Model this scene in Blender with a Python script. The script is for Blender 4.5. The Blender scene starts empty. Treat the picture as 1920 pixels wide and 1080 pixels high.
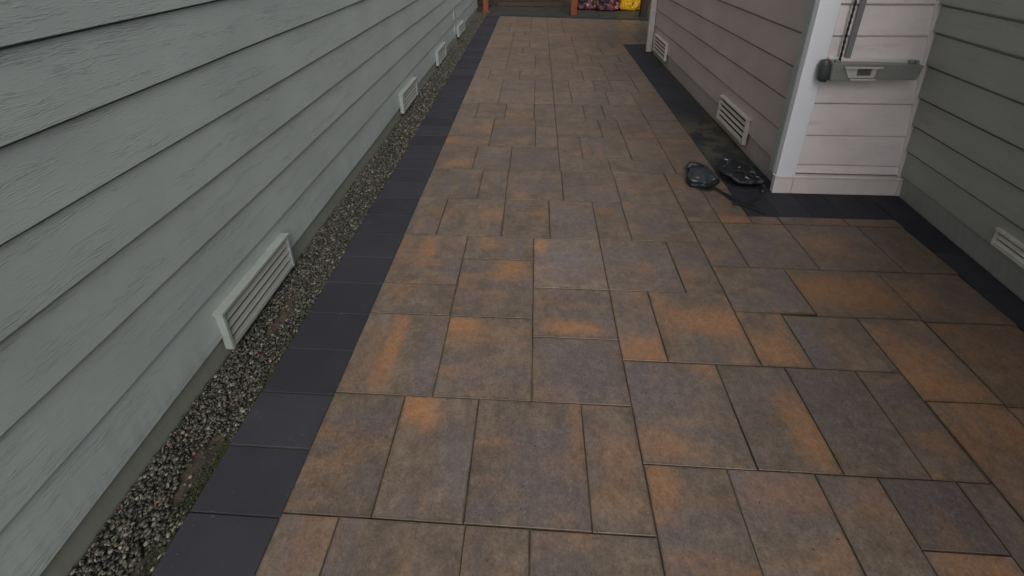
import bpy, bmesh, math, random
import numpy as np
from mathutils import Vector, Matrix, Euler
random.seed(7); rng = np.random.default_rng(11)
C = bpy.context.scene.collection
scene = bpy.context.scene
R_ = math.radians

# ------------------------------------------------------------------ camera
cd = bpy.data.cameras.new('camera'); cam = bpy.data.objects.new('camera', cd); C.objects.link(cam)
cd.sensor_width = 36.0; cd.lens = 36.0 * 829.54 / 1920.0
cd.shift_x = 0.0; cd.shift_y = -(540.0 - 204.895) / 1920.0
cd.clip_start = 0.02; cd.clip_end = 300
rt = Vector((0.99846134, 0.05501316, -0.00696452)); up = Vector((-0.01437101, 0.37801612, 0.92568747)); fw = Vector((-0.05355769, 0.92416306, -0.37822507))
cam.matrix_world = Matrix(((rt.x, up.x, -fw.x, 0), (rt.y, up.y, -fw.y, 0), (rt.z, up.z, -fw.z, 1.808), (0, 0, 0, 1)))
scene.camera = cam
scene.render.resolution_x = 1024; scene.render.resolution_y = 576

# ------------------------------------------------------------------ overcast sky and a very soft sun
SUN_EL, SUN_AZ = 42.0, 164.0            # bright patch of cloud behind the camera, to the right
world = bpy.data.worlds.new('World'); scene.world = world; world.use_nodes = True
nt = world.node_tree; nt.nodes.clear()
sky = nt.nodes.new('ShaderNodeTexSky'); sky.sky_type = 'NISHITA'; sky.sun_disc = False
sky.sun_elevation = R_(SUN_EL); sky.sun_rotation = R_(SUN_AZ); sky.air_density = 1.0; sky.dust_density = 6.0; sky.ozone_density = 1.0
hs = nt.nodes.new('ShaderNodeHueSaturation'); hs.inputs['Saturation'].default_value = 0.22
bg = nt.nodes.new('ShaderNodeBackground'); bg.inputs['Strength'].default_value = 0.10
wo = nt.nodes.new('ShaderNodeOutputWorld')
nt.links.new(sky.outputs[0], hs.inputs['Color']); nt.links.new(hs.outputs[0], bg.inputs['Color']); nt.links.new(bg.outputs[0], wo.inputs[0])
sl = bpy.data.lights.new('sun', 'SUN'); sl.energy = 1.2; sl.angle = R_(45); sl.color = (1.0, 0.96, 0.9)
so = bpy.data.objects.new('sun', sl); C.objects.link(so)
az = R_(SUN_AZ); el = R_(SUN_EL)
sd = Vector((math.sin(az) * math.cos(el), math.cos(az) * math.cos(el), math.sin(el)))
so.rotation_euler = sd.to_track_quat('Z', 'Y').to_euler()
vs = scene.view_settings
vs.view_transform = 'Standard'; vs.look = 'None'; vs.gamma = 1.0; vs.use_curve_mapping = False
vs.exposure = 0.2

# ------------------------------------------------------------------ material helpers
class NB:
    def __init__(s, name):
        s.m = bpy.data.materials.new(name); s.m.use_nodes = True; s.t = s.m.node_tree; s.t.nodes.clear()
        s.out = s.n('ShaderNodeOutputMaterial'); s.b = s.n('ShaderNodeBsdfPrincipled'); s.t.links.new(s.b.outputs[0], s.out.inputs[0])
    def n(s, k, **kw):
        x = s.t.nodes.new(k)
        for a, v in kw.items(): setattr(x, a, v)
        return x
    def set(s, sock, v):
        if hasattr(v, 'is_linked') or isinstance(v, bpy.types.NodeSocket): s.t.links.new(v, sock)
        else: sock.default_value = v
    def math(s, op, a, b=0.0, c=None, clamp=False):
        x = s.n('ShaderNodeMath', operation=op, use_clamp=clamp); s.set(x.inputs[0], a); s.set(x.inputs[1], b)
        if c is not None: s.set(x.inputs[2], c)
        return x.outputs[0]
    def vmath(s, op, a, b=None, scale=None):
        x = s.n('ShaderNodeVectorMath', operation=op); s.set(x.inputs[0], a)
        if b is not None: s.set(x.inputs[1], b)
        if scale is not None: s.set(x.inputs['Scale'], scale)
        return x.outputs['Value'] if op in ('LENGTH', 'DISTANCE', 'DOT_PRODUCT') else x.outputs[0]
    def ramp(s, f, lo, hi, a=0.0, b=1.0, smooth=True):
        x = s.n('ShaderNodeMapRange'); x.interpolation_type = 'SMOOTHSTEP' if smooth else 'LINEAR'
        s.set(x.inputs['Value'], f); s.set(x.inputs['From Min'], lo); s.set(x.inputs['From Max'], hi); s.set(x.inputs['To Min'], a); s.set(x.inputs['To Max'], b)
        return x.outputs[0]
    def mix(s, f, a, b, mode='MIX'):
        x = s.n('ShaderNodeMix', data_type='RGBA', blend_type=mode); s.set(x.inputs[0], f); s.set(x.inputs[6], a); s.set(x.inputs[7], b)
        return x.outputs[2]
    def noise(s, v, scale, detail=3.0, rough=0.55, dist=0.0):
        x = s.n('ShaderNodeTexNoise'); s.set(x.inputs['Vector'], v); s.set(x.inputs['Scale'], scale); x.inputs['Detail'].default_value = detail
        x.inputs['Roughness'].default_value = rough; x.inputs['Distortion'].default_value = dist
        return x.outputs['Fac']
    def comb(s, x_, y_, z_):
        x = s.n('ShaderNodeCombineXYZ'); s.set(x.inputs[0], x_); s.set(x.inputs[1], y_); s.set(x.inputs[2], z_); return x.outputs[0]
    def sep(s, v):
        x = s.n('ShaderNodeSeparateXYZ'); s.set(x.inputs[0], v); return x.outputs
    def bump(s, h, strength, dist, normal=None):
        x = s.n('ShaderNodeBump'); x.inputs['Strength'].default_value = strength; x.inputs['Distance'].default_value = dist; s.set(x.inputs['Height'], h)
        if normal is not None: s.set(x.inputs['Normal'], normal)
        return x.outputs[0]
    def fin(s, col, rough, normal=None, spec=0.5, metal=0.0):
        s.set(s.b.inputs['Base Color'], col); s.set(s.b.inputs['Roughness'], rough); s.b.inputs['Specular IOR Level'].default_value = spec
        s.b.inputs['Metallic'].default_value = metal
        if normal is not None: s.set(s.b.inputs['Normal'], normal)
        return s.m
def rgba(c): return (c[0], c[1], c[2], 1.0)
def attr(B, name): x = B.n('ShaderNodeAttribute', attribute_type='OBJECT', attribute_name=name); return x

def siding_mat(name, col, grain=1.0, rough=0.5, dirt=0.25):
    B = NB(name); P = B.n('ShaderNodeNewGeometry').outputs['Position']; x, y, z = B.sep(P)
    rnd = B.n('ShaderNodeObjectInfo').outputs['Random']
    along = B.math('ADD', x, y); seed = B.math('MULTIPLY', rnd, 37.0)
    warp = B.noise(B.comb(B.math('MULTIPLY', along, 4.5), B.math('MULTIPLY', z, 7.0), seed), 1.0, 3.0)
    z2 = B.math('ADD', z, B.math('MULTIPLY', warp, 0.045))
    fine = B.noise(B.comb(B.math('MULTIPLY', along, 17.0), B.math('MULTIPLY', z2, 290.0), seed), 1.0, 2.5, 0.6)
    line = B.ramp(fine, 0.50, 0.64)
    mask = B.ramp(B.noise(B.comb(B.math('MULTIPLY', along, 3.2), B.math('MULTIPLY', z, 16.0), B.math('ADD', seed, 9.0)), 1.0, 3.0, 0.6), 0.47, 0.62)
    fleck = B.ramp(B.noise(B.comb(B.math('MULTIPLY', along, 30.0), B.math('MULTIPLY', z, 190.0), seed), 1.0, 2.0), 0.56, 0.70)
    h = B.math('ADD', B.math('MULTIPLY', line, mask), B.math('MULTIPLY', fleck, 0.30))
    fineo = B.noise(P, 420.0, 2.0)
    h = B.math('ADD', h, B.math('MULTIPLY', fineo, 0.10))
    nrm = B.bump(h, 0.75 * grain, 0.0019)
    blot = B.noise(P, 2.2, 4.0, 0.6); tone = B.ramp(blot, 0.3, 0.7, 0.90, 1.06, False)
    vt = B.ramp(rnd, 0.0, 1.0, 0.96, 1.04, False)
    c = B.mix(1.0, rgba(col), B.comb(tone, tone, tone), 'MULTIPLY'); c = B.mix(1.0, c, B.comb(vt, vt, vt), 'MULTIPLY')
    sf = B.ramp(B.noise(B.comb(B.math('MULTIPLY', along, 5.0), B.math('MULTIPLY', z, 90.0), B.math('ADD', seed, 4.0)), 1.0, 2.0), 0.745, 0.79); c = B.mix(B.math('MULTIPLY', sf, 0.45), c, rgba([k * 0.3 for k in col]))
    # faint splash dirt near the ground and vertical run marks
    grain_shade = B.math('MULTIPLY', B.math('MULTIPLY', line, mask), 0.10 * grain, clamp=True); c = B.mix(grain_shade, c, rgba([k * 0.35 for k in col]))  # worn grain lines, darkened in colour to stand in for weak bump shading
    run = B.noise(B.comb(B.math('MULTIPLY', along, 28.0), B.math('MULTIPLY', z, 1.6), 3.0), 1.0, 3.0)
    low = B.ramp(z, 0.0, 0.34, 1.0, 0.0)
    d = B.math('MULTIPLY', B.math('MULTIPLY', low, B.ramp(run, 0.38, 0.66)), dirt, clamp=True)
    c = B.mix(d, c, (0.10, 0.085, 0.05, 1))
    ro = B.ramp(blot, 0.3, 0.7, rough - 0.06, rough + 0.08, False)
    return B.fin(c, ro, nrm, 0.42)

def plain_mat(name, col, rough=0.5, var=0.12, scale=6.0, bump=0.15, bscale=120.0, spec=0.5, metal=0.0):
    B = NB(name); P = B.n('ShaderNodeTexCoord').outputs['Object']
    t = B.ramp(B.noise(P, scale, 4.0, 0.6), 0.3, 0.7, 1 - var, 1 + var, False)
    c = B.mix(1.0, rgba(col), B.comb(t, t, t), 'MULTIPLY')
    return B.fin(c, rough, B.bump(B.noise(P, bscale, 3.0), bump, 0.001), spec, metal)

def paver_mat():
    B = NB('tumbled_concrete'); tc = B.n('ShaderNodeTexCoord').outputs['Object']; oi = B.n('ShaderNodeObjectInfo'); rnd = oi.outputs['Random']
    W = B.n('ShaderNodeNewGeometry').outputs['Position']
    off = B.comb(B.math('MULTIPLY', rnd, 91.0), B.math('MULTIPLY', rnd, 53.0), B.math('MULTIPLY', rnd, 17.0))
    x, y, z = B.sep(tc); hor = B.math('GREATER_THAN', B.math('FRACT', B.math('MULTIPLY', rnd, 7.31)), 0.45)
    # pigment is drawn through each slab in one direction when it is pressed
    sx = B.ramp(hor, 0, 1, 2.3, 0.75, False); sy = B.ramp(hor, 0, 1, 0.75, 2.3, False)
    v = B.vmath('ADD', B.comb(B.math('MULTIPLY', x, sx), B.math('MULTIPLY', y, sy), z), off)
    n1 = B.noise(v, 3.4, 4.0, 0.6, 0.25); n2 = B.noise(B.vmath('ADD', v, (13.0, 5.0, 2.0)), 3.0, 4.0, 0.6, 0.2); n3 = B.noise(v, 11.0, 4.0, 0.65)
    tone = attr(B, 'tone').outputs['Fac']; warm = attr(B, 'warm').outputs['Fac']
    base = B.mix(B.ramp(B.noise(B.vmath('ADD', tc, off), 9.0, 5.0, 0.7), 0.33, 0.67), (0.112, 0.084, 0.064, 1), (0.172, 0.129, 0.097, 1))
    base = B.mix(B.ramp(n2, 0.46, 0.70, 0, 0.85), base, (0.122, 0.101, 0.098, 1))
    base = B.mix(B.math('MULTIPLY', B.ramp(n1, 0.48, 0.72), B.math('ADD', warm, 0.06), clamp=True), base, (0.255, 0.140, 0.076, 1))
    sv = B.vmath('ADD', B.comb(B.math('MULTIPLY', x, B.math('MULTIPLY', sx, 5.5)), B.math('MULTIPLY', y, B.math('MULTIPLY', sy, 5.5)), 0.0), off)
    streak = B.noise(sv, 1.6, 4.0, 0.65)
    st_ = B.ramp(streak, 0.3, 0.7, 0.93, 1.07, False); base = B.mix(1.0, base, B.comb(st_, st_, st_), 'MULTIPLY')
    wob = B.math('ADD', B.math('MULTIPLY', B.noise(B.vmath('ADD', tc, off), 9.0, 4.0, 0.65), 0.45), B.math('MULTIPLY', streak, 0.65)); wob2 = B.noise(B.vmath('ADD', tc, off), 45.0, 3.0, 0.6)
    def spot(tag, col, amt):
        nonlocal base
        p = attr(B, tag).outputs['Vector']; px, py, pr = B.sep(p); q = attr(B, tag + '_shape').outputs['Vector']; ax, st, _ = B.sep(q)
        dx = B.math('DIVIDE', B.math('SUBTRACT', x, px), ax); dy = B.math('MULTIPLY', B.math('SUBTRACT', y, py), ax)
        d = B.math('POWER', B.math('ADD', B.math('POWER', B.math('ABSOLUTE', dx), 3.0), B.math('POWER', B.math('ABSOLUTE', dy), 3.0)), 0.3333)
        d = B.math('DIVIDE', d, B.math('MAXIMUM', pr, 0.001)); d = B.math('ADD', d, B.math('MULTIPLY', B.math('SUBTRACT', wob, 0.55), 2.6)); d = B.math('ADD', d, B.math('MULTIPLY', B.math('SUBTRACT', wob2, 0.5), 0.5))
        f = B.math('MULTIPLY', B.ramp(d, 1.55, 0.25, 0, 1), B.math('MULTIPLY', st, amt), clamp=True)
        base = B.mix(f, base, col)
    spot('grey_spot', (0.128, 0.108, 0.110, 1), 0.8); spot('rust_spot', (0.31, 0.152, 0.072, 1), 0.8)
    base = B.mix(1.0, base, B.comb(tone, tone, tone), 'MULTIPLY')
    hx, hy, _ = B.sep(attr(B, 'half').outputs['Vector'])
    ed = B.math('MINIMUM', B.math('SUBTRACT', hx, B.math('ABSOLUTE', x)), B.math('SUBTRACT', hy, B.math('ABSOLUTE', y)))
    gr = B.ramp(B.noise(B.vmath('ADD', tc, off), 120.0, 4.0, 0.75), 0.34, 0.66, 0.78, 1.22, False); base = B.mix(1.0, base, B.comb(gr, gr, gr), 'MULTIPLY')
    en = B.noise(W, 22.0, 4.0, 0.7); ed = B.math('ADD', ed, B.math('MULTIPLY', B.math('SUBTRACT', 0.5, en), 0.026))
    base = B.mix(B.ramp(ed, 0.010, 0.0, 0, B.ramp(B.noise(W, 3.0, 2.0), 0.4, 0.6, 0.15, 0.55)), base, (0.070, 0.052, 0.036, 1))
    sp = B.noise(B.vmath('ADD', tc, off), 230.0, 2.0, 0.5); base = B.mix(B.ramp(sp, 0.61, 0.70, 0, 0.42), base, (0.05, 0.042, 0.036, 1))
    sp2 = B.noise(B.vmath('ADD', tc, (5, 5, 5)), 300.0, 1.0); base = B.mix(B.ramp(sp2, 0.72, 0.76, 0, 0.5), base, (0.42, 0.38, 0.33, 1))
    mid = B.noise(B.vmath('ADD', tc, off), 34.0, 4.0, 0.7); mt = B.ramp(mid, 0.3, 0.7, 0.78, 1.18, False); base = B.mix(1.0, base, B.comb(mt, mt, mt), 'MULTIPLY')
    pit = B.ramp(B.noise(B.vmath('ADD', tc, off), 95.0, 2.0), 0.24, 0.32); h = B.math('ADD', B.math('MULTIPLY', pit, 0.8), B.math('MULTIPLY', B.noise(W, 330.0, 3.0), 0.6)); h = B.math('ADD', h, B.math('MULTIPLY', mid, 0.8))
    base = B.mix(B.math('SUBTRACT', 1.0, pit), base, (0.045, 0.038, 0.033, 1))
    damp = B.ramp(B.noise(W, 1.1, 3.0), 0.35, 0.65, 0.30, 0.48, False)
    return B.fin(base, damp, B.bump(h, 0.45, 0.0012), 0.45)

def border_mat():
    B = NB('charcoal_concrete'); W = B.n('ShaderNodeNewGeometry').outputs['Position']; x, y, z = B.sep(W); rnd = B.n('ShaderNodeObjectInfo').outputs['Random']
    t = B.ramp(rnd, 0, 1, 0.86, 1.16, False); n = B.ramp(B.noise(W, 7.0, 4.0), 0.3, 0.7, 0.9, 1.1, False)
    c = B.mix(1.0, (0.031, 0.031, 0.039, 1), B.comb(t, t, t), 'MULTIPLY'); c = B.mix(1.0, c, B.comb(n, n, n), 'MULTIPLY')
    # silt and algae washed over the strip beside the short wall, and a film at the foot of both walls
    d = B.math('MULTIPLY', B.math('GREATER_THAN', x, 1.3), B.math('MULTIPLY', B.ramp(y, 2.95, 3.5), B.ramp(y, 5.6, 4.2)))
    s1 = B.ramp(B.math('ADD', B.noise(W, 5.0, 4.0, 0.65), B.ramp(y, 3.0, 3.9, 0.0, 0.10, False)), 0.52, 0.64)
    c = B.mix(B.math('MULTIPLY', B.math('MULTIPLY', d, s1), B.ramp(B.math('ABSOLUTE', B.math('SUBTRACT', y, 3.75)), 0.2, 0.6, 0.85, 0.12)), c, (0.085, 0.078, 0.050, 1))
    foot = B.math('MULTIPLY', B.ramp(x, 1.66, 1.82), B.math('MULTIPLY', B.math('LESS_THAN', x, 1.9), B.ramp(B.noise(W, 16.0, 3.0), 0.40, 0.55, 0.1, 0.8)))
    foot = B.math('MULTIPLY', foot, B.ramp(y, 2.95, 3.1)); c = B.mix(foot, c, (0.060, 0.058, 0.026, 1))
    sc = B.noise(B.comb(B.math('MULTIPLY', x, 6.0), B.math('MULTIPLY', y, 6.0), 0.0), 1.0, 5.0, 0.7); c = B.mix(B.ramp(sc, 0.62, 0.72, 0, 0.25), c, (0.085, 0.083, 0.085, 1))
    sp = B.noise(W, 170.0, 1.0); c = B.mix(B.ramp(sp, 0.765, 0.79, 0, 0.6), c, (0.32, 0.31, 0.29, 1))
    return B.fin(c, 0.72, B.bump(B.noise(W, 260.0, 3.0), 0.35, 0.001), 0.28)

def soil_mat(name, a, b, sc=18.0, rough=0.85, bd=0.01):
    B = NB(name); W = B.n('ShaderNodeNewGeometry').outputs['Position']; n = B.noise(W, sc, 6.0, 0.7)
    c = B.mix(B.ramp(n, 0.35, 0.65), rgba(a), rgba(b)); g = B.noise(W, sc * 9, 3.0, 0.7)
    return B.fin(c, rough, B.bump(B.math('ADD', n, B.math('MULTIPLY', g, 0.5)), 0.6, bd), 0.3)

def pebble_mat():
    B = NB('river_pebble'); ri = B.n('ShaderNodeNewGeometry').outputs['Random Per Island']; W = B.n('ShaderNodeNewGeometry').outputs['Position']
    r = B.n('ShaderNodeValToRGB'); r.color_ramp.interpolation = 'CONSTANT'; e = r.color_ramp.elements
    cols = [(0, (.050, .052, .044)), (.18, (.085, .086, .070)), (.36, (.035, .038, .034)), (.50, (.125, .118, .092)), (.64, (.070, .075, .060)), (.76, (.18, .165, .125)), (.85, (.085, .080, .055)), (.91, (.27, .25, .20)), (.972, (.17, .095, .060)), (.985, (.34, .33, .30))]
    e[0].position = 0; e[0].color = rgba(cols[0][1]); e[1].position = cols[1][0]; e[1].color = rgba(cols[1][1])
    for p, c in cols[2:]: k = e.new(p); k.color = rgba(c)
    B.t.links.new(ri, r.inputs[0]); n = B.ramp(B.noise(W, 150.0, 3.0), 0.3, 0.7, 0.42, 0.82, False)
    return B.fin(B.mix(1.0, r.outputs[0], B.comb(n, n, n), 'MULTIPLY'), 0.5, None, 0.4)

def wood_mat(name, a, b, rough=0.6):
    B = NB(name); P = B.n('ShaderNodeTexCoord').outputs['Object']; x, y, z = B.sep(P); rnd = B.n('ShaderNodeObjectInfo').outputs['Random']
    n = B.noise(B.comb(B.math('MULTIPLY', x, 30.0), B.math('MULTIPLY', y, 30.0), B.math('ADD', B.math('MULTIPLY', z, 2.5), B.math('MULTIPLY', rnd, 30.0))), 1.0, 4.0, 0.6, 0.5)
    return B.fin(B.mix(B.ramp(n, 0.35, 0.65), rgba(a), rgba(b)), rough, B.bump(n, 0.3, 0.003), 0.4)

def bag_mat(name, base, marks, mark_col, sc=5.0, thr=0.55, rough=0.28, mark2=None):
    B = NB(name); P = B.n('ShaderNodeTexCoord').outputs['Object']
    n = B.noise(P, sc, 3.0, 0.5, 0.8); c = B.mix(B.ramp(n, thr, thr + 0.04, 0, marks), rgba(base), rgba(mark_col))
    if mark2: m = B.noise(B.vmath('ADD', P, (3, 9, 1)), sc * 2.1, 3.0, 0.5, 0.6); c = B.mix(B.ramp(m, 0.60, 0.64, 0, 0.9), c, rgba(mark2))
    w = B.noise(P, 9.0, 4.0, 0.6, 1.4)
    return B.fin(c, rough, B.bump(w, 1.0, 0.03), 0.5)

M = dict(
    left=siding_mat('sage_grey_siding', (0.325, 0.366, 0.360), 1.0, 0.38),
    left_foot=siding_mat('sage_grey_skirt', (0.195, 0.21, 0.180), 0.35, 0.6, 0.12),
    mid=siding_mat('taupe_siding', (0.52, 0.445, 0.42), 0.5, 0.55, 0.22),
    pale=siding_mat('pale_pink_grey_siding', (0.84, 0.77, 0.775), 0.8, 0.5, 0.15),
    dark=siding_mat('dark_sage_siding', (0.36, 0.375, 0.345), 0.8, 0.5, 0.18),
    white=plain_mat('white_trim_paint', (0.82, 0.84, 0.90), 0.45, 0.03, 3.0, 0.08),
    side=plain_mat('grey_green_trim', (0.36, 0.39, 0.36), 0.5, 0.08),
    pinktrim=plain_mat('pale_trim', (0.76, 0.70, 0.685), 0.5, 0.06, 9.0, 0.12),
    vent=plain_mat('vent_sage', (0.262, 0.292, 0.275), 0.55, 0.08, 20.0, 0.5, 300.0),
    vent_face=plain_mat('vent_slat_grey', (0.24, 0.252, 0.238), 0.55, 0.06),
    vent_b=plain_mat('vent_beige', (0.62, 0.55, 0.50), 0.55, 0.08),
    vent_w=plain_mat('vent_off_white', (0.58, 0.56, 0.50), 0.6, 0.12, 20.0, 0.4),
    black=plain_mat('dark_screen', (0.012, 0.012, 0.012), 0.9),
    paver=paver_mat(), border=border_mat(),
    sand=soil_mat('joint_sand', (0.085, 0.063, 0.043), (0.030, 0.024, 0.017), 4.0, 0.95, 0.004),
    dirt=soil_mat('gravel_dirt', (0.090, 0.068, 0.048), (0.040, 0.036, 0.026), 14.0, 0.9, 0.01),
    ground=soil_mat('yard_soil', (0.050, 0.046, 0.038), (0.030, 0.030, 0.025), 5.0, 0.9, 0.02),
    slab=soil_mat('wet_concrete', (0.056, 0.056, 0.048), (0.034, 0.037, 0.033), 4.0, 0.55, 0.004),
    pebble=pebble_mat(),
    moss=soil_mat('moss', (0.030, 0.038, 0.014), (0.048, 0.056, 0.022), 60.0),
    leaf=plain_mat('dead_leaf', (0.23, 0.075, 0.045), 0.6, 0.4, 30.0),
    cedar=wood_mat('red_stained_cedar', (0.20, 0.050, 0.022), (0.13, 0.034, 0.016)),
    brownwood=wood_mat('old_brown_wood', (0.052, 0.032, 0.022), (0.030, 0.020, 0.015)),
    bag_y=bag_mat('yellow_bag', (0.72, 0.40, 0.012), 0.9, (0.16, 0.09, 0.01), 6.0, 0.60, 0.3, (0.55, 0.20, 0.02)),
    bag_d=bag_mat('dark_bag', (0.020, 0.010, 0.014), 1.0, (0.13, 0.035, 0.045), 5.0, 0.52, 0.22, (0.42, 0.22, 0.20)),
    lampgrey=plain_mat('lamp_grey', (0.235, 0.25, 0.235), 0.42, 0.05), lampdark=plain_mat('lamp_dark', (0.055, 0.065, 0.062), 0.4, 0.1),
    lens=plain_mat('lamp_lens', (0.115, 0.125, 0.13), 0.12, 0.05, 6, 0.0), bezel=plain_mat('lamp_bezel', (0.56, 0.54, 0.53), 0.35, 0.03),
    cable=plain_mat('black_cable', (0.015, 0.014, 0.016), 0.5), strip=plain_mat('grey_band', (0.215, 0.215, 0.222), 0.5, 0.05),
    shell=plain_mat('pad_shell', (0.033, 0.042, 0.052), 0.36, 0.35, 25.0, 0.6, 70.0), rubber=plain_mat('pad_rubber', (0.007, 0.009, 0.012), 0.5, 0.2), foam=plain_mat('pad_foam', (0.040, 0.042, 0.050), 0.4, 0.35, 45.0, 1.0, 60.0),
    strap=plain_mat('black_webbing', (0.010, 0.010, 0.013), 0.7, 0.2, 30, 0.5, 300), buckle=plain_mat('steel_buckle', (0.45, 0.45, 0.46), 0.25, 0.05, 5, 0.0, 50, 0.5, 0.8),
    spout=plain_mat('white_downspout', (0.50, 0.47, 0.455), 0.42, 0.05),
    roof=plain_mat('shade_roof_boards', (0.07, 0.05, 0.04), 0.8),
)

# ------------------------------------------------------------------ object helpers
def me(name, verts, faces, mat, smooth=False):
    m = bpy.data.meshes.new(name); m.from_pydata([tuple(v) for v in verts], [], [tuple(f) for f in faces]); m.materials.append(mat)
    if smooth: m.polygons.foreach_set('use_smooth', [True] * len(m.polygons))
    m.update(); return m
def ob(name, mesh, parent=None, loc=(0, 0, 0), rot=(0, 0, 0), **props):
    o = bpy.data.objects.new(name, mesh); C.objects.link(o); o.location = loc; o.rotation_euler = rot
    if parent: o.parent = parent
    for k, v in props.items(): o[k] = v
    return o
def fromb(name, bm, mat, parent=None, loc=(0, 0, 0), smooth=False, **props):
    bmesh.ops.recalc_face_normals(bm, faces=bm.faces[:])
    m = bpy.data.meshes.new(name); bm.to_mesh(m); bm.free(); m.materials.append(mat)
    if smooth: m.polygons.foreach_set('use_smooth', [True] * len(m.polygons))
    return ob(name, m, parent, loc, **props)
def bx(bm, x0, x1, y0, y1, z0, z1, bev=0.0):
    vs_ = [bm.verts.new(p) for p in ((x0, y0, z0), (x1, y0, z0), (x1, y1, z0), (x0, y1, z0), (x0, y0, z1), (x1, y0, z1), (x1, y1, z1), (x0, y1, z1))]
    fs = [bm.faces.new([vs_[i] for i in f]) for f in ((3, 2, 1, 0), (4, 5, 6, 7), (0, 1, 5, 4), (1, 2, 6, 5), (2, 3, 7, 6), (3, 0, 4, 7))]
    if bev > 0:
        es = {e for f in fs for e in f.edges}
        bmesh.ops.bevel(bm, geom=list(es), offset=bev, segments=1, affect='EDGES')
    return vs_
def box(name, x0, x1, y0, y1, z0, z1, mat, parent=None, bev=0.0, **props):
    bm = bmesh.new(); cx, cy, cz = (x0 + x1) / 2, (y0 + y1) / 2, z0
    bx(bm, x0 - cx, x1 - cx, y0 - cy, y1 - cy, 0, z1 - z0, bev)
    return fromb(name, bm, mat, parent, (cx, cy, cz), **props)
def empty(name, loc, label, cat, group=None, kind=None):
    o = bpy.data.objects.new(name, None); C.objects.link(o); o.location = loc; o['label'] = label; o['category'] = cat
    if group: o['group'] = group
    if kind: o['kind'] = kind
    return o
def tube(bm, pts, rad, seg=8, flat=1.0, twist=None):
    pts = [Vector(p) for p in pts]; rings = []
    for i, p in enumerate(pts):
        t = (pts[min(i + 1, len(pts) - 1)] - pts[max(i - 1, 0)]).normalized()
        s = t.cross(Vector((0, 0, 1)));
        if s.length < 0.05: s = t.cross(Vector((0, 1, 0)))
        s.normalize(); u = s.cross(t).normalized(); r = rad[i] if hasattr(rad, '__len__') else rad
        rings.append([bm.verts.new(p + s * math.cos(2 * math.pi * k / seg) * r + u * math.sin(2 * math.pi * k / seg) * r * flat) for k in range(seg)])
    for a, b in zip(rings, rings[1:]):
        for k in range(seg): bm.faces.new((a[k], a[(k + 1) % seg], b[(k + 1) % seg], b[k]))
    bm.faces.new(rings[0][::-1]); bm.faces.new(rings[-1])
def spline(pts, n=8):
    P = [Vector(p) for p in pts]; out = []
    for i in range(len(P) - 1):
        a, b, c, d = P[max(i - 1, 0)], P[i], P[i + 1], P[min(i + 2, len(P) - 1)]
        for k in range(n):
            t = k / n; out.append(0.5 * ((2 * b) + (c - a) * t + (2 * a - 5 * b + 4 * c - d) * t * t + (3 * b - a - 3 * c + d) * t ** 3))
    return out + [P[-1]]

# ------------------------------------------------------------------ ground
ob('ground', me('ground', [(-60, -60, -0.08), (60, -60, -0.08), (60, 80, -0.08), (-60, 80, -0.08)], [(0, 1, 2, 3)], M['ground']), kind='structure')
FY = lambda x: 9.91 - 0.158 * (x + 0.83)              # far edge of the slabs, not quite square to the path
box('yard_slab', -1.16, 4.5, 9.70, 14.0, -0.07, -0.008, M['slab'], kind='structure')
# the bedding under the pavers, cut to the walls
def poly_prism(name, pts, z0, z1, mat, **k):
    n = len(pts); v = [(x, y, z0) for x, y in pts] + [(x, y, z1) for x, y in pts]
    f = [tuple(range(n))[::-1], tuple(range(n, 2 * n))] + [(i, (i + 1) % n, n + (i + 1) % n, n + i) for i in range(n)]
    return ob(name, me(name, v, f, mat), **k)
patio = poly_prism('patio', [(-1.146, -2.2), (2.30, -2.2), (2.62, 2.93), (1.81, 2.93), (1.81, 6.95), (4.0, 6.95), (4.0, 9.35), (-1.146, 9.95 + 0.0)], -0.075, -0.0052, M['sand'], kind='structure')

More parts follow.
